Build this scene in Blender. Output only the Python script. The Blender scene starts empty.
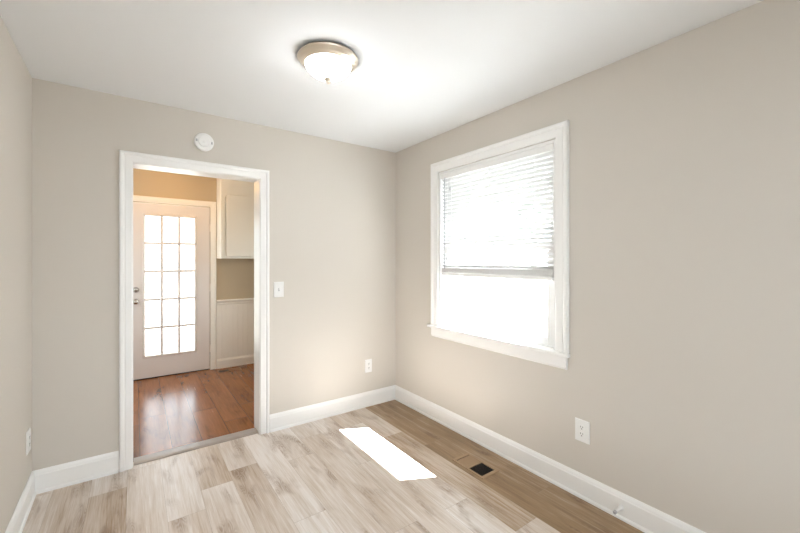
import bpy, bmesh, math, random
from mathutils import Vector, Matrix
C = bpy.context.scene.collection
R = math.radians
random.seed(7)

# ------------------------------------------------------------ camera, light, exposure
scene = bpy.context.scene
cam_data = bpy.data.cameras.new('camera')
cam = bpy.data.objects.new('camera', cam_data)
C.objects.link(cam)
CAM_Z = 1.368
cam.location = (0.0012, 0.0154, CAM_Z)
cam.rotation_euler = (R(90), 0, R(-35.585))
cam_data.sensor_width = 36
cam_data.lens = 371.21 / 800 * 36
cam_data.shift_y = -5.81 / 800
cam_data.clip_start = 0.02
scene.camera = cam

world = bpy.data.worlds.new('sky')
scene.world = world
world.use_nodes = True
wn = world.node_tree
wn.nodes.clear()
w_out = wn.nodes.new('ShaderNodeOutputWorld')
w_bg = wn.nodes.new('ShaderNodeBackground')
w_bg.inputs['Color'].default_value = (0.86, 0.94, 1.0, 1)
w_bg.inputs['Strength'].default_value = 2.2
wn.links.new(w_bg.outputs[0], w_out.inputs[0])

sun_data = bpy.data.lights.new('sun', 'SUN')
sun_data.energy = 46.0
sun_data.angle = R(0.55)
sun_data.color = (0.95, 0.97, 1.0)
sun = bpy.data.objects.new('sun', sun_data)
C.objects.link(sun)
sun.location = (6, -2, 8)
sun.rotation_euler = Vector((-1, 0.50, -1.555)).to_track_quat('-Z', 'Y').to_euler()

KITCHEN_LAMP_W = 3.2          # warm ceiling bulb of the kitchen
LAMP_EMIT = 12.5                # the lit glass dome of the ceiling light

vs = scene.view_settings
vs.view_transform = 'Standard'
vs.look = 'None'
vs.exposure = 1.48
vs.gamma = 1.0
vs.use_curve_mapping = False
scene.cycles.use_denoising = True
scene.cycles.max_bounces = 14
scene.cycles.diffuse_bounces = 8
scene.cycles.glossy_bounces = 4
scene.cycles.transparent_max_bounces = 12
scene.cycles.sample_clamp_indirect = 12
scene.cycles.caustics_reflective = False
scene.cycles.caustics_refractive = False

# ------------------------------------------------------------ materials
def srgb(r, g, b):
    f = lambda c: (c / 255 / 12.92) if c <= 10 else ((c / 255 + 0.055) / 1.055) ** 2.4
    return (f(r), f(g), f(b), 1)

def mat(name, col, rough=0.5, metal=0.0, spec=0.5, bump=0.0, bscale=300.0, var=0.0):
    m = bpy.data.materials.new(name)
    m.use_nodes = True
    nt = m.node_tree
    b = nt.nodes['Principled BSDF']
    b.inputs['Base Color'].default_value = col
    b.inputs['Roughness'].default_value = rough
    b.inputs['Metallic'].default_value = metal
    b.inputs['Specular IOR Level'].default_value = spec
    tc = nt.nodes.new('ShaderNodeTexCoord')
    nz = nt.nodes.new('ShaderNodeTexNoise')
    nz.inputs['Scale'].default_value = bscale
    nz.inputs['Detail'].default_value = 3
    nt.links.new(tc.outputs['Object'], nz.inputs['Vector'])
    if bump:
        bp = nt.nodes.new('ShaderNodeBump')
        bp.inputs['Strength'].default_value = bump
        bp.inputs['Distance'].default_value = 0.002
        nt.links.new(nz.outputs['Fac'], bp.inputs['Height'])
        nt.links.new(bp.outputs[0], b.inputs['Normal'])
    if var:
        mx = nt.nodes.new('ShaderNodeMixRGB')
        mx.inputs[1].default_value = tuple(c * (1 - var) for c in col[:3]) + (1,)
        mx.inputs[2].default_value = tuple(min(1, c * (1 + var)) for c in col[:3]) + (1,)
        nt.links.new(nz.outputs['Fac'], mx.inputs[0])
        nt.links.new(mx.outputs[0], b.inputs['Base Color'])
    return m

M_wall = mat('wall_paint', (0.63, 0.592, 0.54, 1), 0.62, spec=0.35, bump=0.05, bscale=400)
M_kwall = mat('kitchen_paint', (0.50, 0.415, 0.285, 1), 0.6, spec=0.35, bump=0.05, bscale=400)
M_ceil = mat('ceiling_paint', (0.76, 0.775, 0.79, 1), 0.8, spec=0.2, bump=0.06, bscale=250)
M_trim = mat('trim_paint', (0.87, 0.87, 0.86, 1), 0.35, bump=0.02, bscale=90)
M_vinyl = mat('white_vinyl', (0.84, 0.84, 0.835, 1), 0.35)
M_plate = mat('white_plastic', (0.84, 0.84, 0.83, 1), 0.3)
M_dark = mat('dark_slot', (0.03, 0.028, 0.026, 1), 0.6)
M_grey = mat('grey_plastic', (0.42, 0.42, 0.44, 1), 0.4)
M_cab = mat('cabinet_paint', (0.80, 0.79, 0.72, 1), 0.4, bump=0.03, bscale=60)
M_bead = mat('wainscot_paint', (0.86, 0.83, 0.75, 1), 0.4)
M_door = mat('door_paint', (0.76, 0.715, 0.67, 1), 0.4, bump=0.02, bscale=80)
M_nickel = mat('brushed_nickel', (0.80, 0.72, 0.61, 1), 0.33, metal=1.0, bump=0.05, bscale=200)
M_steel = mat('satin_steel', (0.55, 0.53, 0.50, 1), 0.25, metal=1.0)
M_reg = mat('tan_register_metal', (0.36, 0.24, 0.14, 1), 0.45, var=0.08, bscale=30)
M_regk = mat('brown_register_metal', (0.27, 0.15, 0.08, 1), 0.65, var=0.08, bscale=30)
M_louv = mat('shaded_louver', (0.10, 0.082, 0.068, 1), 0.45)  # register metal darkened for the half where shade shows between the louvers
M_strip = mat('grey_threshold', (0.36, 0.315, 0.275, 1), 0.4, var=0.15, bscale=25)
M_slat = mat('blind_slat', (0.86, 0.86, 0.85, 1), 0.4)
def slat_mat():
    m = mat('thin_blind_slat', (0.78, 0.78, 0.775, 1), 0.45)
    nt = m.node_tree
    tl = nt.nodes.new('ShaderNodeBsdfTranslucent'); tl.inputs[0].default_value = (0.86, 0.87, 0.86, 1)
    mx = nt.nodes.new('ShaderNodeMixShader'); mx.inputs[0].default_value = 0.04
    nt.links.new(nt.nodes['Principled BSDF'].outputs[0], mx.inputs[1]); nt.links.new(tl.outputs[0], mx.inputs[2])
    nt.links.new(mx.outputs[0], nt.nodes['Material Output'].inputs[0])
    return m
M_thin = slat_mat()
M_stack = mat('blind_cord_white', (0.80, 0.80, 0.80, 1), 0.6)
M_ground = mat('asphalt_yard', (0.065, 0.065, 0.062, 1), 0.9, var=0.1, bscale=2)
M_gravel = mat('gravel_yard', (0.15, 0.145, 0.13, 1), 0.9, var=0.2, bscale=3)
M_bark = mat('tree_bark', (0.55, 0.53, 0.5, 1), 0.9, var=0.3, bscale=20)
M_leaf = mat('tree_leaves', (0.27, 0.31, 0.25, 1), 0.7, var=0.4, bscale=3)
M_siding = mat('exterior_brick', (0.5, 0.45, 0.4, 1), 0.8)

def glass_mat():
    m = bpy.data.materials.new('clear_glass')
    m.use_nodes = True
    nt = m.node_tree
    nt.nodes.clear()
    o = nt.nodes.new('ShaderNodeOutputMaterial')
    mx = nt.nodes.new('ShaderNodeMixShader')
    fr = nt.nodes.new('ShaderNodeFresnel')
    fr.inputs[0].default_value = 1.3
    tr = nt.nodes.new('ShaderNodeBsdfTransparent')
    tr.inputs[0].default_value = (0.97, 0.98, 0.975, 1)
    gl = nt.nodes.new('ShaderNodeBsdfGlossy')
    gl.inputs['Roughness'].default_value = 0.02
    ge = nt.nodes.new('ShaderNodeNewGeometry')
    inv = nt.nodes.new('ShaderNodeMath'); inv.operation = 'SUBTRACT'; inv.inputs[0].default_value = 1.0
    nt.links.new(ge.outputs['Backfacing'], inv.inputs[1])
    mu = nt.nodes.new('ShaderNodeMath'); mu.operation = 'MULTIPLY'
    nt.links.new(fr.outputs[0], mu.inputs[0]); nt.links.new(inv.outputs[0], mu.inputs[1])
    nt.links.new(mu.outputs[0], mx.inputs[0])
    nt.links.new(tr.outputs[0], mx.inputs[1])
    nt.links.new(gl.outputs[0], mx.inputs[2])
    nt.links.new(mx.outputs[0], o.inputs[0])
    return m
M_glass = glass_mat()

def lamp_mat():
    m = bpy.data.materials.new('lit_frosted_glass')
    m.use_nodes = True
    nt = m.node_tree
    b = nt.nodes['Principled BSDF']
    b.inputs['Base Color'].default_value = (0.9, 0.88, 0.84, 1)
    b.inputs['Roughness'].default_value = 0.35
    b.inputs['Emission Color'].default_value = (0.96, 0.98, 1.0, 1)
    b.inputs['Emission Strength'].default_value = LAMP_EMIT
    return m
M_lamp = lamp_mat()

def plank_mat(name, dark, low, mid, light, rough, fig_scale, grain, seam_col, fig_amt, spec=0.5, seam_w=0.0011, bump=0.12, fig_col=(0.55, 0.46, 0.385, 1)):
    """Wood planks. UV 'plank' is metres inside a plank, UV 'seed' is (random, tone) per plank."""
    m = bpy.data.materials.new(name)
    m.use_nodes = True
    nt = m.node_tree
    N, L = nt.nodes, nt.links
    b = N['Principled BSDF']
    def math_(op, a, c=None, d=None):
        n = N.new('ShaderNodeMath'); n.operation = op
        for i, v in enumerate((a, c, d)):
            if v is None: continue
            if isinstance(v, (int, float)): n.inputs[i].default_value = v
            else: L.new(v, n.inputs[i])
        return n.outputs[0]
    uv = N.new('ShaderNodeUVMap'); uv.uv_map = 'plank'
    sd = N.new('ShaderNodeUVMap'); sd.uv_map = 'seed'
    s1 = N.new('ShaderNodeSeparateXYZ'); L.new(uv.outputs[0], s1.inputs[0])
    s2 = N.new('ShaderNodeSeparateXYZ'); L.new(sd.outputs[0], s2.inputs[0])
    u, v, seed, tone = s1.outputs[0], s1.outputs[1], s2.outputs[0], s2.outputs[1]
    def coords(su, sv):
        c = N.new('ShaderNodeCombineXYZ')
        L.new(math_('MULTIPLY', u, su), c.inputs[0])
        L.new(math_('MULTIPLY', v, sv), c.inputs[1])
        L.new(math_('MULTIPLY', seed, 91.7), c.inputs[2])
        return c.outputs[0]
    def noise(su, sv, detail=3.0, rough_=0.55, dist=0.0):
        n = N.new('ShaderNodeTexNoise')
        n.inputs['Scale'].default_value = 1.0
        n.inputs['Detail'].default_value = detail
        n.inputs['Roughness'].default_value = rough_
        n.inputs['Distortion'].default_value = dist
        L.new(coords(su, sv), n.inputs['Vector'])
        return n.outputs['Fac']
    big = noise(7, 1.1, 2)                       # broad tone drift inside a plank
    patch = noise(9, 2.6, 2, 0.5, 0.6)           # where the figure is dark
    contour = noise(11 * fig_scale, 2.0 * fig_scale, 1.0, 0.4)
    rings = math_('MULTIPLY_ADD', math_('SINE', math_('MULTIPLY', contour, 110.0)), 0.5, 0.5)
    fine = noise(230, 7, 4, 0.6)
    med = noise(60, 2.2, 4, 0.6)
    mask = N.new('ShaderNodeMapRange'); mask.interpolation_type = 'SMOOTHSTEP'
    mask.inputs['From Min'].default_value = 0.50; mask.inputs['From Max'].default_value = 0.72
    L.new(patch, mask.inputs['Value'])
    fig = math_('MULTIPLY', mask.outputs[0], math_('MULTIPLY_ADD', rings, 0.55, 0.45))
    t = math_('MULTIPLY_ADD', math_('SUBTRACT', big, 0.5), 0.55, tone)
    t = math_('MULTIPLY_ADD', math_('SUBTRACT', fine, 0.5), grain, t)
    t = math_('MULTIPLY_ADD', math_('SUBTRACT', med, 0.5), grain * 1.1, t)
    ramp = N.new('ShaderNodeValToRGB')
    e = ramp.color_ramp.elements
    e[0].position = 0.0; e[0].color = dark
    e[1].position = 1.0; e[1].color = light
    k = e.new(0.62); k.color = mid
    k = e.new(0.38); k.color = low
    L.new(t, ramp.inputs[0])
    seam = math_('MAXIMUM', math_('LESS_THAN', u, seam_w), math_('LESS_THAN', v, seam_w * 1.3))
    mx = N.new('ShaderNodeMixRGB'); mx.inputs[2].default_value = seam_col
    fm = N.new('ShaderNodeMixRGB'); fm.blend_type = 'MULTIPLY'; fm.inputs[2].default_value = fig_col
    L.new(math_('MULTIPLY', fig, fig_amt), fm.inputs[0]); L.new(ramp.outputs[0], fm.inputs[1])
    L.new(seam, mx.inputs[0]); L.new(fm.outputs[0], mx.inputs[1])
    L.new(mx.outputs[0], b.inputs['Base Color'])
    b.inputs['Specular IOR Level'].default_value = spec
    L.new(math_('MULTIPLY_ADD', med, 0.16, rough - 0.08), b.inputs['Roughness'])
    bp = N.new('ShaderNodeBump'); bp.inputs['Strength'].default_value = bump; bp.inputs['Distance'].default_value = 0.001
    L.new(math_('SUBTRACT', math_('MULTIPLY', fine, 0.6), math_('MULTIPLY', seam, 1.5)), bp.inputs['Height'])
    L.new(bp.outputs[0], b.inputs['Normal'])
    return m

M_oak = plank_mat('oak_vinyl_plank', (0.16, 0.092, 0.042, 1), (0.32, 0.21, 0.112, 1), (0.53, 0.432, 0.345, 1), (0.77, 0.725, 0.69, 1),
                  0.36, 2.0, 0.5, (0.34, 0.27, 0.21, 1), 0.95, spec=0.5)
M_cherry = plank_mat('red_brown_plank', (0.075, 0.022, 0.010, 1), (0.15, 0.05, 0.02, 1), (0.225, 0.080, 0.024, 1), (0.34, 0.132, 0.044, 1),
                     0.24, 0.8, 0.5, (0.05, 0.02, 0.01, 1), 0.85, seam_w=0.003, bump=0.03, spec=0.36, fig_col=(0.42, 0.36, 0.32, 1))

# ------------------------------------------------------------ mesh helpers
def obj(name, bm, m, parent=None, smooth=False, bevel=0.0, seg=2):
    bmesh.ops.recalc_face_normals(bm, faces=bm.faces)
    me = bpy.data.meshes.new(name)
    bm.to_mesh(me); bm.free()
    me.materials.append(m)
    o = bpy.data.objects.new(name, me)
    C.objects.link(o)
    if smooth:
        for p in me.polygons: p.use_smooth = True
    if bevel:
        b = o.modifiers.new('bevel', 'BEVEL'); b.width = bevel; b.segments = seg; b.limit_method = 'ANGLE'
        b.harden_normals = False
    if parent:
        o.parent = parent
        o.matrix_parent_inverse = Matrix.Identity(4)
        o.location = -Vector(parent['base']) if 'base' in parent else (0, 0, 0)
    return o

def empty(name, loc):
    o = bpy.data.objects.new(name, None)
    o.empty_display_size = 0.05
    C.objects.link(o)
    o.location = loc
    return o

def tag(o, label, cat, group=None, kind=None):
    o['label'] = label; o['category'] = cat
    if group: o['group'] = group
    if kind: o['kind'] = kind
    return o

def put(o, parent):
    """Parent o, whose mesh is in world coordinates, to parent."""
    o.parent = parent
    off = Vector((0, 0, 0)); p = parent
    while p: off += p.location; p = p.parent
    o.location = -off
    return o

def part(name, bm, m, parent, **k):
    return put(obj(name, bm, m, **k), parent)

def box(bm, x0, x1, y0, y1, z0, z1):
    vs_ = [bm.verts.new((x, y, z)) for x in (x0, x1) for y in (y0, y1) for z in (z0, z1)]
    for f in ((0, 1, 3, 2), (4, 6, 7, 5), (0, 4, 5, 1), (2, 3, 7, 6), (0, 2, 6, 4), (1, 5, 7, 3)):
        bm.faces.new([vs_[i] for i in f])
    return vs_

def B(*boxes):
    bm = bmesh.new()
    for b in boxes: box(bm, *b)
    return bm

def wall_mesh(a0, a1, z0, z1, holes, w0, w1, axis):
    """Slab with rectangular holes. axis 'Y': wall in the XZ plane, thickness w0..w1 in Y."""
    us = sorted({a0, a1, *[h[0] for h in holes], *[h[1] for h in holes]})
    zs = sorted({z0, z1, *[h[2] for h in holes], *[h[3] for h in holes]})
    bm = bmesh.new(); vc = {}
    def V(i, j, w):
        if (i, j, w) not in vc:
            p = (us[i], w, zs[j]) if axis == 'Y' else (w, us[i], zs[j])
            vc[(i, j, w)] = bm.verts.new(p)
        return vc[(i, j, w)]
    def solid(i, j):
        if not (0 <= i < len(us) - 1 and 0 <= j < len(zs) - 1): return False
        cu, cz = (us[i] + us[i + 1]) / 2, (zs[j] + zs[j + 1]) / 2
        return not any(h[0] < cu < h[1] and h[2] < cz < h[3] for h in holes)
    for i in range(len(us) - 1):
        for j in range(len(zs) - 1):
            if not solid(i, j): continue
            for w in (w0, w1):
                bm.faces.new([V(i, j, w), V(i + 1, j, w), V(i + 1, j + 1, w), V(i, j + 1, w)])
            for di, dj, e in ((-1, 0, ((i, j), (i, j + 1))), (1, 0, ((i + 1, j), (i + 1, j + 1))),
                              (0, -1, ((i, j), (i + 1, j))), (0, 1, ((i, j + 1), (i + 1, j + 1)))):
                if not solid(i + di, j + dj):
                    (p, q), (r, s) = e
                    bm.faces.new([V(p, q, w0), V(r, s, w0), V(r, s, w1), V(p, q, w1)])
    return bm

def sweep(path_fn, n_path, profile):
    """Sheets between consecutive profile points along a path; path_fn(k, offset, thick) -> point."""
    bm = bmesh.new()
    rows = [[bm.verts.new(path_fn(k, o, t)) for k in range(n_path)] for o, t in profile]
    for i in range(len(rows)):
        a, b = rows[i], rows[(i + 1) % len(rows)]
        for k in range(n_path - 1):
            bm.faces.new([a[k], a[k + 1], b[k + 1], b[k]])
    bm.faces.new([r[0] for r in rows]); bm.faces.new([r[-1] for r in rows])
    return bm

def casing(a0, a1, z0, z1, w, sgn, axis, profile):
    pts = [(a0, z0, -1, 0), (a0, z1, -1, 1), (a1, z1, 1, 1), (a1, z0, 1, 0)]
    def f(k, o, t):
        a, z, da, dz = pts[k]
        p = (a + da * o, w + sgn * t, z + dz * o)
        return p if axis == 'Y' else (p[1], p[0], p[2])
    return sweep(f, 4, profile)

def run(p0, p1, nrm, profile):
    """Straight moulding from p0 to p1 on the floor line; profile (height, thickness)."""
    def f(k, h, t):
        p = (p0, p1)[k]
        return (p[0] + nrm[0] * t, p[1] + nrm[1] * t, h)
    return sweep(f, 2, profile)

def lathe(profile, center, axis='Z', seg=48, cap=True):
    """profile: (radius, along-axis)."""
    bm = bmesh.new(); rings = []
    c = Vector(center)
    for r, h in profile:
        ring = []
        if r < 1e-6:
            n = 1
        else: n = seg
        for k in range(n):
            a = 2 * math.pi * k / seg
            ca, sa = r * math.cos(a), r * math.sin(a)
            d = {'Z': (ca, sa, h), 'Y': (ca, h, sa), 'X': (h, ca, sa)}[axis]
            ring.append(bm.verts.new(c + Vector(d)))
        rings.append(ring)
    for a, b in zip(rings, rings[1:]):
        for k in range(seg):
            k2 = (k + 1) % seg
            if len(a) == 1 and len(b) == 1: continue
            if len(a) == 1: bm.faces.new([a[0], b[k], b[k2]])
            elif len(b) == 1: bm.faces.new([a[k], b[0], a[k2]])
            else: bm.faces.new([a[k], a[k2], b[k2], b[k]])
    if cap:
        for r in (rings[0], rings[-1]):
            if len(r) > 1: bm.faces.new(r)
    return bm

def tube(bm, p0, p1, r, seg=10):
    p0, p1 = Vector(p0), Vector(p1)
    d = (p1 - p0).normalized()
    s = d.orthogonal().normalized(); t = d.cross(s)
    rings = []
    for p in (p0, p1):
        rings.append([bm.verts.new(p + r * (math.cos(2 * math.pi * k / seg) * s + math.sin(2 * math.pi * k / seg) * t)) for k in range(seg)])
    for k in range(seg):
        bm.faces.new([rings[0][k], rings[0][(k + 1) % seg], rings[1][(k + 1) % seg], rings[1][k]])
    bm.faces.new(rings[0]); bm.faces.new(rings[1])

def struct(name, bm, m, label, cat, **k):
    return tag(obj(name, bm, m, **k), label, cat, kind='structure')

# ------------------------------------------------------------ dimensions
XL, XR, YB, YF, H = -0.487, 2.11, 3.04, -0.95, 2.44      # the room
YK0, YK1, KXL, KXR = 3.20, 5.20, -1.0, 1.75              # the kitchen behind
DX0, DX1, DZ = -0.005, 0.803, 2.012                      # cased opening
WY0, WY1, WZ0, WZ1 = 1.313, 2.394, 0.812, 2.118          # window opening
XO = 2.38                                                # outer face of the right wall

LWS = 0.017                                              # the left wall leans in towards the camera a little
def left_x(y): return XL + LWS * (YB - y)

# ------------------------------------------------------------ floors
def plank_floor(x0, x1, y0, y1, width, origin, length, joints, tones, seed, tone_range=(0.70, 0.86), thick=0.03):
    rnd = random.Random(seed)
    bm = bmesh.new()
    box(bm, x0, x1, y0, y1, -thick - 0.001, -0.001)
    up = bm.loops.layers.uv.new('plank'); us = bm.loops.layers.uv.new('seed')
    i0 = math.floor((x0 - origin) / width)
    i1 = math.ceil((x1 - origin) / width)
    for i in range(i0, i1):
        a, b_ = max(x0, origin + i * width), min(x1, origin + (i + 1) * width)
        if b_ - a < 1e-4: continue
        j = joints.get(i, rnd.uniform(0, length))
        n0 = math.floor((y0 - j) / length); n1 = math.ceil((y1 - j) / length)
        for n in range(n0, n1):
            c, d = max(y0, j + n * length), min(y1, j + (n + 1) * length)
            if d - c < 1e-4: continue
            pr = random.Random(seed * 1000 + i * 37 + n * 101)
            s = pr.random()
            tone = tones.get((i, n), pr.uniform(*tone_range))
            f = bm.faces.new([bm.verts.new(p) for p in ((a, c, 0), (b_, c, 0), (b_, d, 0), (a, d, 0))])
            for lp in f.loops:
                x, y = lp.vert.co.x, lp.vert.co.y
                lp[up].uv = (x - (origin + i * width), y - (j + n * length))
                lp[us].uv = (s, tone)
    return bm

JT = {6: 1.32, -1: 1.91, 0: 2.52 - 1.22, 5: 2.145, -6: 2.80, -3: 2.50, 1: 1.55, 2: 2.2, 3: 2.75, 4: 1.2, -2: 2.62, -4: 2.3}
fl = plank_floor(XL - 0.05, XR + 0.05, YF - 0.05, 3.115, 0.178, 0.855, 1.22, JT,
                 {(-1, 0): 0.90, (5, -1): 0.33, (6, 0): 0.36, (5, 0): 0.40, (6, -1): 0.36, (6, -2): 0.38, (5, -2): 0.40, (4, 0): 0.56, (6, 1): 0.36, (-1, -1): 0.92, (-3, 0): 0.6, (-6, -1): 0.62}, 11)  # low tones by the right wall: its shade and missing glare put into colour
struct('floor', fl, M_oak, 'pale greige oak-look plank floor of the empty room', 'floor')
kf = plank_floor(KXL - 0.05, KXR + 0.05, 3.115, YK1 + 0.05, 0.195, 0.032, 1.3, {}, {}, 5, (0.60, 0.78))
struct('floor_kitchen', kf, M_cherry, 'glossy red-brown wood plank floor seen through the doorway', 'floor')
th = bmesh.new()
prof = [(3.062, 0.0), (3.066, 0.006), (3.085, 0.011), (3.145, 0.011), (3.166, 0.006), (3.170, 0.0)]
ends = [[th.verts.new((x, y, z + 0.0005)) for y, z in prof] for x in (DX0 + 0.003, DX1 - 0.003)]
for k in range(len(prof)):
    k2 = (k + 1) % len(prof)
    th.faces.new([ends[0][k], ends[0][k2], ends[1][k2], ends[1][k]])
th.faces.new(ends[0]); th.faces.new(ends[1])
struct('trim_4', th, M_strip, 'grey-brown transition strip across the doorway floor', 'threshold')

# ------------------------------------------------------------ walls and ceiling
struct('wall_back', wall_mesh(KXL - 0.12, XO, 0, H, [(DX0 - 0.02, DX1 + 0.02, 0, DZ + 0.02)], YB, YK0, 'Y'), M_wall,
       'beige back wall with the white cased doorway in it', 'wall')
struct('wall_right', wall_mesh(YF - 0.15, YB - 0.001, 0, H, [(WY0 - 0.002, WY1 + 0.002, WZ0 - 0.03, WZ1 + 0.002)], XR, XO, 'X'), M_wall,
       'beige right wall with the white window in it', 'wall')
def left_wall_bm():
    bm = bmesh.new()
    for v in box(bm, -0.15, 0.0, YF - 0.15, YB - 0.001, 0, H): v.co.x += left_x(v.co.y)
    return bm
struct('wall_left', left_wall_bm(), M_wall,
       'beige left wall at the edge of the picture', 'wall')
FH = (-0.32, 1.35, 0.45, 2.20)
struct('wall_front', wall_mesh(left_x(YF) + 0.001, XR - 0.001, 0, H, [FH], YF - 0.15, YF, 'Y'), M_wall,
       'beige wall behind the camera with an added wide window', 'wall')
struct('ceiling', B((XL - 0.15, XO, YF - 0.15, YB + 0.08, H, H + 0.12)), M_ceil, 'flat white ceiling of the empty room', 'ceiling')
struct('ceiling_kitchen', B((KXL - 0.12, XO, YB + 0.081, YK1 + 0.25, H, H + 0.12)), M_ceil, 'ceiling of the kitchen beyond the doorway', 'ceiling')
KD0, KD1, KDZ = -0.070, 0.772, 2.036
struct('wall_kitchen_back', wall_mesh(KXL, KXR, 0, H, [(KD0 - 0.004, KD1 + 0.004, 0, KDZ + 0.006)], YK1, YK1 + 0.15, 'Y'), M_kwall,
       'tan kitchen wall around the glazed exterior door', 'wall')
struct('wall_kitchen_left', wall_mesh(YK0 + 0.001, YK1 + 0.15, 0, H, [(4.0, 5.0, 0.9, 1.9)], KXL - 0.12, KXL, 'X'), M_kwall, 'kitchen side wall hidden left of the doorway', 'wall')
struct('wall_kitchen_right', wall_mesh(YK0 + 0.001, YK1 + 0.15, 0, H, [(3.4, 4.5, 0.95, 1.74)], KXR, KXR + 0.12, 'X'), M_kwall, 'kitchen side wall hidden right of the doorway', 'wall')

# ------------------------------------------------------------ baseboards
BB = [(0.0, 0.0), (0.0, 0.022), (0.012, 0.021), (0.019, 0.015), (0.019, 0.0135), (0.106, 0.0135), (0.111, 0.011), (0.117, 0.0105),
      (0.124, 0.0085), (0.131, 0.005), (0.135, 0.0035), (0.135, 0.0)]
struct('baseboard_right', run((XR, YF + 0.02), (XR, YB), (-1, 0), BB), M_trim, 'white baseboard along the foot of the right wall', 'baseboard')
struct('baseboard_back', run((DX1 + 0.077, YB), (XR - 0.0, YB), (0, -1), BB), M_trim, 'white baseboard on the back wall right of the doorway', 'baseboard')
struct('baseboard_back.001', run((XL, YB), (DX0 - 0.077, YB), (0, -1), BB), M_trim, 'white baseboard on the back wall left of the doorway', 'baseboard')
struct('baseboard_left', run((left_x(YF + 0.1), YF + 0.1), (XL, YB), (1, 0), BB), M_trim, 'white baseboard along the foot of the left wall', 'baseboard')

# ------------------------------------------------------------ doorway casing
CAS = [(0.004, 0.0), (0.004, 0.010), (0.008, 0.013), (0.040, 0.015), (0.046, 0.013), (0.050, 0.016), (0.056, 0.021), (0.066, 0.022), (0.072, 0.019), (0.075, 0.0)]
t1 = tag(empty('trim_1', ((DX0 + DX1) / 2, YB, 0)), 'white moulded casing around the open doorway', 'door casing', kind='structure')
part('casing', casing(DX0, DX1, 0.0, DZ, YB, -1, 'Y', CAS), M_trim, t1)
part('casing', casing(DX0, DX1, 0.0, DZ, YK0, 1, 'Y', CAS), M_trim, t1)
part('jamb', casing(DX0, DX1, 0.0, DZ, YB, 1, 'Y', [(0, -0.001), (0.019, -0.001), (0.019, 0.161), (0, 0.161)]), M_trim, t1)

# ------------------------------------------------------------ window_1
w1 = tag(empty('window_1', (XR, (WY0 + WY1) / 2, WZ0)), 'white double-hung window on the right wall, blind half raised', 'window', kind='structure')
WC = [(0.003, 0.0), (0.003, 0.011), (0.008, 0.014), (0.050, 0.016), (0.055, 0.014), (0.060, 0.019), (0.068, 0.024), (0.078, 0.025), (0.084, 0.021), (0.086, 0.0)]
part('casing', casing(WY0, WY1, WZ0 + 0.004, WZ1, XR, -1, 'X', WC), M_trim, w1)
st = B((XR - 0.048, XR + 0.07, WY0 - 0.0, WY1 + 0.0, WZ0 - 0.022, WZ0 + 0.003),)
box(st, XR - 0.048, XR - 0.0005, WY0 - 0.112, WY1 + 0.112, WZ0 - 0.022, WZ0 + 0.003)
part('stool', B((XR - 0.032, XR - 0.0002, WY0 - 0.094, WY1 + 0.125, WZ0 - 0.022, WZ0 + 0.003)), M_trim, w1, bevel=0.007, seg=3)
st.free()
part('sill', B((XR, XR + 0.06, WY0, WY1, WZ0 - 0.022, WZ0 + 0.003)), M_trim, w1)
AP = [(WZ0 - 0.022, 0.0), (WZ0 - 0.022, 0.017), (WZ0 - 0.082, 0.017), (WZ0 - 0.090, 0.011), (WZ0 - 0.097, 0.009), (WZ0 - 0.097, 0.0)]
part('apron', run((XR, WY0 - 0.074), (XR, WY1 + 0.082), (-1, 0), AP), M_trim, w1)
# vinyl master frame (jambs, head, sloped sill)
FX0, FX1 = XR + 0.045, XR + 0.135
part('frame', B((XR + 0.0, FX1, WY0, WY0 + 0.018, WZ0, WZ1), (XR, FX1, WY1 - 0.018, WY1, WZ0, WZ1),
                (XR, FX1, WY0 + 0.018, WY1 - 0.018, WZ1 - 0.02, WZ1),
                (FX0, FX1, WY0 + 0.018, WY0 + 0.046, WZ0, WZ1 - 0.02), 
                (FX0, XO, WY0 + 0.018, WY1 - 0.018, WZ0 - 0.03, WZ0 + 0.012)), M_vinyl, w1, bevel=0.002)
def sash(x0, x1, z0, z1, bottom, top):
    a, b = WY0 + 0.046, WY1 - 0.018
    s = 0.046
    bm = B((x0, x1, a, a + s, z0, z1), (x0, x1, b - s * 0.9, b, z0, z1),
           (x0, x1, a + s, b - s * 0.9, z0, z0 + bottom), (x0, x1, a + s, b - s * 0.9, z1 - top, z1))
    o = part('sash', bm, M_vinyl, w1, bevel=0.003)
    xm = (x0 + x1) / 2
    part('pane', B((xm - 0.002, xm + 0.002, a + s - 0.004, b - s * 0.9 + 0.004, z0 + bottom - 0.004, z1 - top + 0.004)), M_glass, o)
    return o
lower = sash(XR + 0.050, XR + 0.082, WZ0 + 0.012, 1.482, 0.052, 0.040)
upper = sash(XR + 0.088, XR + 0.118, 1.444, WZ1 - 0.02, 0.036, 0.04)
part('exterior_casing', B((XO - 0.03, XO + 0.02, WY0 - 0.06, 1.374, WZ0 - 0.06, WZ1 + 0.06), (XO - 0.03, XO + 0.02, WY1 - 0.01, WY1 + 0.06, WZ0 - 0.06, WZ1 + 0.06),
                          (XO - 0.03, XO + 0.02, 1.374, WY1 - 0.01, WZ1, WZ1 + 0.06)), M_vinyl, w1)
part('sash_lock', B((XR + 0.045, XR + 0.075, 1.82, 1.88, 1.482, 1.494)), M_vinyl, w1, bevel=0.003)

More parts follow.
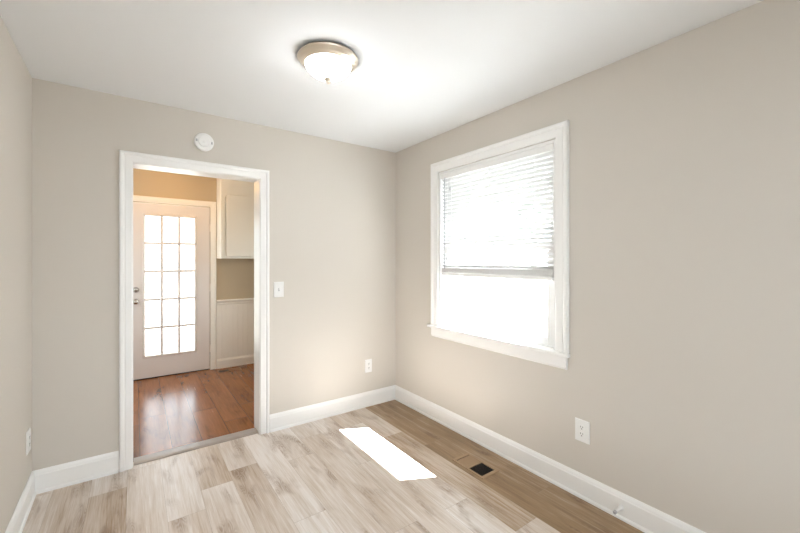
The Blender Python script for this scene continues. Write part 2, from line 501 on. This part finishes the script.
# ------------------------------------------------------------ added window behind the camera, for daylight
w2 = tag(empty('added_window_2', ((FH[0] + FH[1]) / 2, YF, FH[2])), 'wide white window added behind the camera to let in daylight', 'window', kind='structure')
part('casing', casing(FH[0], FH[1], FH[2], FH[3], YF, 1, 'Y', WC), M_trim, w2)
xm = (FH[0] + FH[1]) / 2
part('frame', B((FH[0], FH[0] + 0.04, YF - 0.09, YF - 0.04, FH[2], FH[3]), (FH[1] - 0.04, FH[1], YF - 0.09, YF - 0.04, FH[2], FH[3]),
                (xm - 0.03, xm + 0.03, YF - 0.09, YF - 0.04, FH[2] + 0.04, FH[3] - 0.04),
                (FH[0] + 0.04, FH[1] - 0.04, YF - 0.09, YF - 0.04, FH[2], FH[2] + 0.04),
                (FH[0] + 0.04, FH[1] - 0.04, YF - 0.09, YF - 0.04, FH[3] - 0.04, FH[3])), M_vinyl, w2)
part('stool', B((FH[0] - 0.1, FH[1] + 0.1, YF, YF + 0.04, FH[2] - 0.022, FH[2])), M_trim, w2)

w3 = tag(empty('added_window_3', (KXL, 4.25, 1.0)), 'added kitchen window hidden left of the doorway, for daylight', 'window', kind='structure')  # unseen window, added to bring daylight into the kitchen
part('casing', casing(4.0, 5.0, 0.9, 1.9, KXL, 1, 'X', WC), M_trim, w3)
part('stool', B((KXL, KXL + 0.03, 3.90, 5.09, 0.878, 0.9)), M_trim, w3)

w4 = tag(empty('added_window_4', (KXR, 4.07, 0.95)), 'added kitchen window hidden right of the doorway, for daylight', 'window', kind='structure')  # second unseen window, added to light the kitchen but not the jamb
part('casing', casing(3.4, 4.5, 0.95, 1.74, KXR, -1, 'X', WC), M_trim, w4)
part('stool', B((KXR - 0.03, KXR, 3.30, 4.60, 0.928, 0.95)), M_trim, w4)

# ------------------------------------------------------------ kitchen door
d1 = tag(empty('door_1', ((KD0 + KD1) / 2, YK1, 0)), 'cream exterior door glazed with fifteen panes, beyond the doorway', 'door', kind='structure')
LX0, LX1, LZ0, LZ1 = 0.102, 0.604, 0.268, 1.888
slab = wall_mesh(KD0, KD1, 0.012, KDZ - 0.002, [(LX0 - 0.012, LX1 + 0.012, LZ0 - 0.012, LZ1 + 0.012)], YK1 + 0.006, YK1 + 0.05, 'Y')
part('door_slab', slab, M_door, d1)
# raised frame around the glass
def ring(x0, x1, z0, z1, profile, y, sgn):
    pts = [(x0, z0, -1, -1), (x0, z1, -1, 1), (x1, z1, 1, 1), (x1, z0, 1, -1)]
    bm = bmesh.new()
    rows = [[bm.verts.new((p[0] + p[2] * o, y + sgn * t, p[1] + p[3] * o)) for p in pts] for o, t in profile]
    for i in range(len(rows)):
        a, b = rows[i], rows[(i + 1) % len(rows)]
        for k in range(4):
            k2 = (k + 1) % 4
            bm.faces.new([a[k], a[k2], b[k2], b[k]])
    return bm
part('glazing_frame', ring(LX0, LX1, LZ0, LZ1, [(0, -0.02), (0, 0.004), (0.006, 0.010), (0.018, 0.011), (0.024, 0.006), (0.026, 0.0), (0.012, -0.001), (0.012, -0.02)], YK1 + 0.006, -1), M_door, d1)
mb = []
mw = 0.027
pw = (LX1 - LX0 - 2 * mw) / 3
ph = (LZ1 - LZ0 - 4 * mw) / 5
for k in (1, 2):
    x = LX0 + k * pw + (k - 1) * mw
    mb.append((x, x + mw, YK1 + 0.008, YK1 + 0.022, LZ0, LZ1))
for r in range(1, 5):
    z = LZ0 + r * ph + (r - 1) * mw
    for c in range(3):
        x = LX0 + c * (pw + mw)
        mb.append((x, x + pw, YK1 + 0.008, YK1 + 0.022, z, z + mw))
part('muntin_grid', B(*mb), M_door, d1)
part('pane', B((LX0 - 0.006, LX1 + 0.006, YK1 + 0.026, YK1 + 0.030, LZ0 - 0.006, LZ1 + 0.006)), M_glass, d1)
part('deadbolt', lathe([(0.0, -0.030), (0.016, -0.030), (0.019, -0.024), (0.031, -0.012), (0.033, 0.0)], (0.014, YK1 + 0.006, 1.035), 'Y', 24), M_steel, d1, smooth=True)
kb = part('door_knob', lathe([(0.0, -0.066), (0.016, -0.065), (0.025, -0.056), (0.028, -0.046), (0.024, -0.034), (0.013, -0.027), (0.011, -0.012), (0.030, -0.009), (0.033, 0.0)], (0.014, YK1 + 0.006, 0.90), 'Y', 24), M_steel, d1, smooth=True)
for z in (1.78, 1.03, 0.27):
    h = B((KD1 - 0.004, KD1 + 0.004, YK1 - 0.002, YK1 + 0.0065, z - 0.045, z + 0.045))
    tube(h, (KD1 + 0.001, YK1 - 0.004, z - 0.047), (KD1 + 0.001, YK1 - 0.004, z + 0.047), 0.0065)
    part('hinge', h, M_nickel, d1)
part('door_sweep', B((KD0 + 0.005, KD1 - 0.005, YK1 + 0.010, YK1 + 0.046, 0.001, 0.012)), M_dark, d1)
t2 = tag(empty('trim_2', ((KD0 + KD1) / 2, YK1, 0)), 'cream casing around the glazed exterior door', 'door casing', kind='structure')
part('casing', casing(KD0 - 0.004, KD1 + 0.004, 0.0, KDZ + 0.006, YK1, -1, 'Y',
     [(0.002, 0.0), (0.002, 0.008), (0.010, 0.011), (0.040, 0.013), (0.050, 0.017), (0.062, 0.019), (0.068, 0.016), (0.070, 0.0)]), M_bead, t2)

# ------------------------------------------------------------ wainscot, chair rail
wx0, wx1 = KD1 + 0.075, KXR - 0.001
bm = bmesh.new()
prof = []
x = wx0
pitch = 0.062
prof.append((x, 0.012))
while x + pitch < wx1:
    prof += [(x + pitch - 0.007, 0.012), (x + pitch - 0.005, 0.0105), (x + pitch - 0.0025, 0.0125), (x + pitch + 0.0025, 0.0125), (x + pitch + 0.005, 0.0105), (x + pitch + 0.007, 0.012)]
    x += pitch
prof.append((wx1, 0.012))
lo = [bm.verts.new((a, YK1 - t, 0.0)) for a, t in prof]
hi = [bm.verts.new((a, YK1 - t, 0.81)) for a, t in prof]
for k in range(len(prof) - 1): bm.faces.new([lo[k], lo[k + 1], hi[k + 1], hi[k]])
bl = [bm.verts.new((a, YK1 - 0.0005, z)) for a in (wx0, wx1) for z in (0.0, 0.81)]
bm.faces.new([lo[0], hi[0], bl[1], bl[0]]); bm.faces.new([lo[-1], hi[-1], bl[3], bl[2]])
bm.faces.new(hi + [bl[3], bl[1]]); bm.faces.new(lo + [bl[2], bl[0]]); bm.faces.new([bl[0], bl[1], bl[3], bl[2]])
struct('trim_3', bm, M_bead, 'cream beadboard wainscot right of the glazed door', 'wainscot')
CR = [(0.806, 0.0), (0.806, 0.016), (0.815, 0.020), (0.832, 0.020), (0.840, 0.024), (0.848, 0.032), (0.862, 0.034), (0.869, 0.030), (0.869, 0.0)]
struct('trim_5', run((wx0, YK1), (wx1, YK1), (0, -1), CR), M_bead, 'cream chair rail on top of the beadboard wainscot', 'chair rail')
struct('baseboard_kitchen', run((wx0, YK1 - 0.010), (wx1, YK1 - 0.010), (0, -1), [(0, 0), (0, 0.014), (0.095, 0.014), (0.108, 0.009), (0.118, 0.004), (0.12, 0)]), M_bead,
       'cream baseboard below the beadboard wainscot', 'baseboard')

# ------------------------------------------------------------ kitchen wall cabinet
cx0, cx1, cy0, cz0 = 0.849, 1.74, 4.905, 1.394
cab = tag(empty('wall_cabinet', ((cx0 + cx1) / 2, YK1, cz0)), 'cream upper cabinet on the kitchen wall above the wainscot', 'cabinet')
cb = B((cx0, cx1, cy0 + 0.019, YK1 - 0.001, cz0 + 0.02, H - 0.001))
box(cb, cx0, cx0 + 0.045, cy0, cy0 + 0.019, cz0, H - 0.001)
box(cb, cx1 - 0.045, cx1, cy0, cy0 + 0.019, cz0, H - 0.001)
box(cb, cx0 + 0.045, cx1 - 0.045, cy0, cy0 + 0.019, cz0, cz0 + 0.045)
box(cb, cx0 + 0.045, cx1 - 0.045, cy0, cy0 + 0.019, 2.14, H - 0.001)
box(cb, cx0, cx0 + 0.019, cy0 + 0.019, YK1 - 0.001, cz0, cz0 + 0.02)
box(cb, cx1 - 0.019, cx1, cy0 + 0.019, YK1 - 0.001, cz0, cz0 + 0.02)
part('body', cb, M_cab, cab)
for a, b, hx in ((0.907, 1.296, 0.907), (1.302, 1.690, 1.690)):
    d = part('door', B((a, b, cy0 - 0.019, cy0 - 0.0005, 1.420, 2.170)), M_cab, cab, bevel=0.006, seg=3)
    for z in (1.50, 2.09):
        hb = bmesh.new()
        tube(hb, (hx + (-0.004 if hx < 1 else 0.004), cy0 - 0.010, z - 0.028), (hx + (-0.004 if hx < 1 else 0.004), cy0 - 0.010, z + 0.028), 0.005)
        part('hinge', hb, M_cab, d)

# ------------------------------------------------------------ window blind
by0, by1 = WY0 + 0.022, WY1 - 0.022
bx = XR + 0.022
bl = tag(empty('window_blind', (bx, (by0 + by1) / 2, WZ1 - 0.02)), 'white horizontal slat blind covering the upper half of the window', 'blind')
part('headrail', B((bx - 0.020, bx + 0.018, by0, by1, WZ1 - 0.062, WZ1 - 0.0215)), M_slat, bl, bevel=0.002)
sl = bmesh.new()
ztop, zbot, n = WZ1 - 0.078, 1.322, 24
hw = 0.0165
tilt = R(-38)
def slat(bm, z, tilt_, th_=0.0012):
    pr = []
    for k in range(5):
        s = -1 + k / 2
        xx, zz = s * hw, 0.0018 * (1 - s * s)
        pr.append((xx * math.cos(tilt_) - zz * math.sin(tilt_), xx * math.sin(tilt_) + zz * math.cos(tilt_)))
    rows = []
    for y in (by0 + 0.006, by1 - 0.006):
        rows.append([bm.verts.new((bx + p, y, z + q)) for p, q in pr] + [bm.verts.new((bx + p, y, z + q - th_)) for p, q in reversed(pr)])
    for k in range(10):
        bm.faces.new([rows[0][k], rows[0][(k + 1) % 10], rows[1][(k + 1) % 10], rows[1][k]])
    bm.faces.new(rows[0]); bm.faces.new(rows[1])
for k in range(n):
    slat(sl, ztop + (zbot - ztop) * k / (n - 1), tilt)
part('slat_panel', sl, M_thin, bl)
sk = bmesh.new()
for k in range(13):
    slat(sk, 1.272 + 0.0031 * k, 0.0, 0.0024)
part('slat_stack', sk, M_thin, bl)
part('bottom_rail', B((bx - 0.0185, bx + 0.0185, by0 + 0.006, by1 - 0.006, 1.243, 1.268)), M_slat, bl, bevel=0.003)
for y in (by0 + 0.13, (by0 + by1) / 2, by1 - 0.13):
    cd = bmesh.new()
    for dx in (-0.0185, 0.0185):
        tube(cd, (bx + dx, y, 1.262), (bx + dx, y, WZ1 - 0.05), 0.0009, 6)
    part('ladder_cord', cd, M_stack, bl)
wd = bmesh.new()
wy = 2.318
tube(wd, (bx - 0.0255, wy, 1.30), (bx - 0.0255, wy, WZ1 - 0.075), 0.004, 6)
tube(wd, (bx - 0.0255, wy, WZ1 - 0.075), (bx - 0.0195, wy, WZ1 - 0.055), 0.003, 6)
part('tilt_wand', wd, M_grey, bl)
for y, z1_, z0_ in ((2.252, 1.98, 1.94), (2.292, 1.40, 1.37)):
    lc = bmesh.new()
    tube(lc, (bx - 0.0235, y, z1_), (bx - 0.0195, y, WZ1 - 0.06), 0.0009, 6)
    part('lift_cord', lc, M_stack, bl)
    part('tassel', lathe([(0.0, 0.0), (0.003, 0.0), (0.0055, -0.012), (0.0065, -0.034), (0.0, -0.036)], (bx - 0.0250, y, z1_), 'Z', 12), M_grey, bl, smooth=True)

# ------------------------------------------------------------ ceiling light
lx, ly = 0.832, 1.826
cl = tag(empty('ceiling_light', (lx, ly, H)), 'round flush ceiling light with lit frosted dome and nickel rim', 'ceiling light')
part('base_pan', lathe([(0.0, 0.0), (0.146, 0.0), (0.147, -0.005), (0.154, -0.007), (0.158, -0.012), (0.158, -0.016), (0.154, -0.020), (0.151, -0.025), (0.146, -0.028),
                        (0.144, -0.032), (0.137, -0.038), (0.130, -0.041), (0.125, -0.046), (0.121, -0.047), (0.118, -0.045), (0.116, -0.038), (0.0, -0.038)], (lx, ly, H - 0.0005), 'Z', 72), M_nickel, cl, smooth=True)
dome = [(0.1175, -0.039)]
for k in range(0, 17):
    q = k / 16
    dome.append((0.1175 * (1 - q ** 1.9) ** 0.72 if k < 16 else 0.0, -0.044 - 0.074 * q))
part('glass_dome', lathe(dome, (lx, ly, H), 'Z', 72, cap=False), M_lamp, cl, smooth=True)
part('finial', lathe([(0.0, -0.112), (0.022, -0.114), (0.024, -0.117), (0.023, -0.120), (0.014, -0.125), (0.009, -0.128), (0.011, -0.133), (0.008, -0.139), (0.0, -0.142)], (lx, ly, H), 'Z', 24), M_nickel, cl, smooth=True)

# ------------------------------------------------------------ smoke detector
sx, sz = 0.411, 2.2255
sd = tag(empty('smoke_detector', (sx, YB, sz)), 'round white smoke detector on the wall above the doorway', 'smoke detector')
part('base', lathe([(0.0, -0.0005), (0.063, -0.0005), (0.064, -0.006), (0.064, -0.024), (0.060, -0.030), (0.052, -0.032), (0.0, -0.032)], (sx, YB, sz), 'Y', 48), M_plate, sd, smooth=False)
part('cover', lathe([(0.040, -0.032), (0.040, -0.038), (0.036, -0.042), (0.0, -0.043)], (sx, YB, sz), 'Y', 40), M_plate, sd)
part('test_button', lathe([(0.012, -0.043), (0.011, -0.0455), (0.0, -0.046)], (sx, YB, sz), 'Y', 24), M_plate, sd)
part('vent_slot', B((sx - 0.055, sx - 0.044, YB - 0.034, YB - 0.0315, sz - 0.006, sz + 0.012)), M_grey, sd)
part('vent_slot', B((sx + 0.044, sx + 0.053, YB - 0.034, YB - 0.0315, sz - 0.012, sz + 0.004)), M_grey, sd)

# ------------------------------------------------------------ wall plates
# built facing -Y around the origin, then turned to their wall
def plate_bm(w, h):
    bm = bmesh.new()
    rows = []
    for s, y in ((1.0, 0.0), (1.0, -0.003), (0.93, -0.0062)):
        dx, dz = w / 2 - (1 - s) * w / 2, h / 2 - (1 - s) * w / 2
        rows.append([bm.verts.new(p) for p in ((-dx, y, -dz), (dx, y, -dz), (dx, y, dz), (-dx, y, dz))])
    for a, b in zip(rows, rows[1:]):
        for k in range(4): bm.faces.new([a[k], a[(k + 1) % 4], b[(k + 1) % 4], b[k]])
    bm.faces.new(rows[0]); bm.faces.new(rows[-1])
    return bm

def local(name, bm, m, parent, **k):
    o = obj(name, bm, m, **k)
    o.parent = parent
    return o

def outlet(name, loc, rz, w, h, label):
    t = tag(empty(name, loc), label, 'outlet', 'wall outlets')
    t.rotation_euler = (0, 0, rz)
    local('cover_plate', plate_bm(w, h), M_plate, t)
    for s in (1, -1):
        zc = 0.0195 * s
        bm = bmesh.new()
        pts = []
        for k in range(24):
            a = 2 * math.pi * k / 24
            pts.append((max(-0.0165, min(0.0165, 0.0185 * math.cos(a))), max(-0.0135, min(0.0135, 0.0165 * math.sin(a)))))
        f0 = [bm.verts.new((p, -0.005, zc + q)) for p, q in pts]
        f1 = [bm.verts.new((p * 0.97, -0.0085, zc + q * 0.97)) for p, q in pts]
        for k in range(24): bm.faces.new([f0[k], f0[(k + 1) % 24], f1[(k + 1) % 24], f1[k]])
        bm.faces.new(f0); bm.faces.new(f1)
        r = local('socket', bm, M_plate, t)
        sb = B((-0.0078, -0.0052, -0.0092, -0.0080, zc + 0.0005, zc + 0.0095), (0.0052, 0.0078, -0.0092, -0.0080, zc + 0.0015, zc + 0.0085),
               (-0.0025, 0.0025, -0.0092, -0.0080, zc - 0.0095, zc - 0.0045))
        local('slot', sb, M_dark, r)
    local('screw', lathe([(0.0035, -0.006), (0.003, -0.0078), (0.0, -0.008)], (0, 0, 0), 'Y', 12), M_plate, t)
    return t
outlet('wall_outlet', (1.798, YB - 0.0003, 0.376), 0, 0.074, 0.122, 'white outlet low on the back wall, right of the doorway')
outlet('wall_outlet', (XR - 0.0003, 1.148, 0.384), R(-90), 0.084, 0.127, 'white outlet low on the right wall, below the window')
outlet('wall_outlet', (left_x(2.918) + 0.0003, 2.918, 0.356), R(89), 0.082, 0.125, 'white outlet on the left wall, seen nearly edge-on')

sw = tag(empty('light_switch', (0.954, YB - 0.0003, 1.134)), 'white toggle light switch on the wall right of the doorway', 'light switch')
local('cover_plate', plate_bm(0.080, 0.124), M_plate, sw)
local('toggle_slot', B((-0.0055, 0.0055, -0.0068, -0.0058, -0.0125, 0.0125)), M_grey, sw)
tg = bmesh.new()
v = box(tg, -0.0042, 0.0042, -0.020, -0.0064, -0.006, 0.006)
for q in tg.verts:
    if q.co.y < -0.01: q.co.z += 0.008; q.co.x *= 0.85; q.co.z = 0.008 + (q.co.z - 0.008) * 0.7
local('toggle', tg, M_plate, sw)
for z in (0.030, -0.030):
    local('screw', lathe([(0.0035, -0.006), (0.003, -0.0076), (0.0, -0.0078)], (0, 0, z), 'Y', 12), M_plate, sw)

# ------------------------------------------------------------ floor registers
def register(name, x0, x1, y0, y1, along, label, m_frame, bar=0.017, z1=0.006):
    t = tag(empty(name, ((x0 + x1) / 2, (y0 + y1) / 2, 0)), label, 'floor vent', 'floor registers')
    z0 = 0.0005
    fr = B((x0, x0 + bar, y0, y1, z0, z1), (x1 - bar, x1, y0, y1, z0, z1), (x0 + bar, x1 - bar, y0, y0 + bar * 1.4, z0, z1), (x0 + bar, x1 - bar, y1 - bar * 1.4, y1, z0, z1))
    a0, a1, b0, b1 = x0 + bar, x1 - bar, y0 + bar * 1.4, y1 - bar * 1.4
    if along == 'Y': fr2 = (a0, a1, (b0 + b1) / 2 - 0.005, (b0 + b1) / 2 + 0.005, z0, z1)
    else: fr2 = ((a0 + a1) / 2 - 0.005, (a0 + a1) / 2 + 0.005, b0, b1, z0, z1)
    box(fr, *fr2)
    part('frame', fr, m_frame, t, bevel=0.0015)
    part('duct_opening', B((a0, a1, b0, b1, 0.0003, 0.0008)), M_dark, t)
    return t, (a0, a1, b0, b1)
def louvers(t, lo, hi, c0, c1, tilt_, along, m, count, length=0.009, mid=0.0042):
    bm = bmesh.new()
    for k in range(count):
        c = lo + (hi - lo) * (k + 0.5) / count
        dx, dz = length / 2 * math.cos(tilt_), length / 2 * math.sin(tilt_)
        nx, nz = -math.sin(tilt_) * 0.0005, math.cos(tilt_) * 0.0005
        q = [(c - dx + nx, mid - dz + nz), (c + dx + nx, mid + dz + nz), (c + dx - nx, mid + dz - nz), (c - dx - nx, mid - dz - nz)]
        if along == 'Y': e = [[bm.verts.new((xx, a, z)) for a, z in q] for xx in (c0, c1)]
        else: e = [[bm.verts.new((a, yy, z)) for a, z in q] for yy in (c0, c1)]
        for i in range(4): bm.faces.new([e[0][i], e[0][(i + 1) % 4], e[1][(i + 1) % 4], e[1][i]])
        bm.faces.new(e[0]); bm.faces.new(e[1])
    return part('louver_bank', bm, m, t)
t, (a0, a1, b0, b1) = register('floor_register', 1.772, 1.927, 1.600, 1.878, 'Y', 'tan metal floor register set in the pale plank floor', M_reg)
ym = (b0 + b1) / 2
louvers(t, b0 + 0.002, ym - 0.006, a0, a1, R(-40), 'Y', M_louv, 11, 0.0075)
louvers(t, ym + 0.006, b1 - 0.010, a0, a1, R(24), 'Y', M_reg, 11, 0.0105)
t, (a0, a1, b0, b1) = register('floor_register', 0.835, 1.100, 4.965, 5.090, 'X', 'brown metal floor register on the red-brown floor by the wainscot', M_regk, 0.018, 0.003)
xm = (a0 + a1) / 2
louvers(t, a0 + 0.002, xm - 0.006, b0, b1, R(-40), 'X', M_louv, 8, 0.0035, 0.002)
louvers(t, xm + 0.006, a1 - 0.003, b0, b1, R(8), 'X', M_regk, 10, 0.0105, 0.0022)

# ------------------------------------------------------------ doorstop
dsy, dsz = 0.932, 0.064
ds = tag(empty('door_stop', (XR - 0.0137, dsy, dsz)), 'white rigid doorstop sticking out of the right baseboard', 'doorstop')
part('shaft', lathe([(0.0, 0.0), (0.0145, 0.0), (0.0145, -0.004), (0.010, -0.010), (0.0075, -0.022), (0.0062, -0.062), (0.0, -0.062)], (XR - 0.0137, dsy, dsz), 'X', 20), M_plate, ds, smooth=True)
part('rubber_tip', lathe([(0.0, -0.062), (0.0085, -0.062), (0.0088, -0.074), (0.0065, -0.078), (0.0, -0.078)], (XR - 0.0137, dsy, dsz), 'X', 20), M_grey, ds)

# ------------------------------------------------------------ kitchen lamp light
kl_d = bpy.data.lights.new('kitchen_bulb', 'POINT')
kl_d.energy = KITCHEN_LAMP_W
kl_d.color = (1.0, 0.52, 0.15)
kl_d.shadow_soft_size = 0.12
kl = bpy.data.objects.new('kitchen_bulb', kl_d)
C.objects.link(kl)
kl.location = (0.30, 4.55, 2.30)

# ------------------------------------------------------------ outside
gb = B((XO + 0.001, 120, -60, 120, -0.60, -0.50), (-40, XO, -40, YF - 0.16, -0.60, -0.50))
struct('ground', gb, M_ground, 'sunlit ground outside the window on the right wall', 'ground')
struct('ground.001', B((-40, XO, YK1 + 0.26, 60, -0.60, -0.20)), M_gravel, 'gravel yard outside the glazed kitchen door', 'ground')
struct('added_eave', B((XO + 0.0005, 2.82, YF - 0.15, YK1 + 0.25, 2.445, 2.56)), M_ceil, 'added roof overhang shading the window on the right wall', 'roof')  # added overhang, out of view; keeps sun off the upper blind
struct('added_porch_roof', B((XL - 1.0, XO + 1.0, YF - 1.15, YF - 0.16, 2.58, 2.70)), M_ceil, 'added porch roof keeping the sun off the window behind the camera', 'roof')  # added unseen slab, blocks direct sun from the rear window
def tree(x, y, s, label, seed):
    rnd = random.Random(seed)
    t = tag(empty('shade_tree', (x, y, -0.5)), label, 'tree', 'trees beyond the window')
    tr = bmesh.new()
    tube(tr, (x, y, -0.5), (x + 0.1, y, 2.2 * s), 0.16 * s, 10)
    for k in range(6):
        a = k * 1.05
        tube(tr, (x + 0.08, y, (1.1 + 0.18 * k) * s), (x + 1.2 * s * math.cos(a), y + 1.2 * s * math.sin(a), (2.2 + 0.3 * k) * s), 0.05 * s, 6)
    part('trunk', tr, M_bark, t)
    lf = bmesh.new()
    blobs = [(Vector((x + rnd.uniform(-1.5, 1.5) * s, y + rnd.uniform(-1.7, 1.7) * s, rnd.uniform(2.0, 4.4) * s)), rnd.uniform(0.5, 0.95) * s) for _ in range(14)]
    for _ in range(2600):
        c, r = rnd.choice(blobs)
        d = Vector((rnd.gauss(0, 1), rnd.gauss(0, 1), rnd.gauss(0, 1))).normalized() * r * rnd.uniform(0.6, 1.0)
        p = c + d
        a = Vector((rnd.gauss(0, 1), rnd.gauss(0, 1), rnd.gauss(0, 1))).normalized()
        b = a.orthogonal().normalized()
        w = 0.11 * s
        lf.faces.new([lf.verts.new(p + q) for q in (a * w, b * w * 0.6, -a * w, -b * w * 0.6)])
    part('foliage', lf, M_leaf, t)
tree(40.0, 27.5, 3.0, 'leafy tree outside, seen through the right half of the blind', 1)
tree(48.0, 46.0, 3.2, 'leafy tree outside, seen through the left half of the blind', 2)
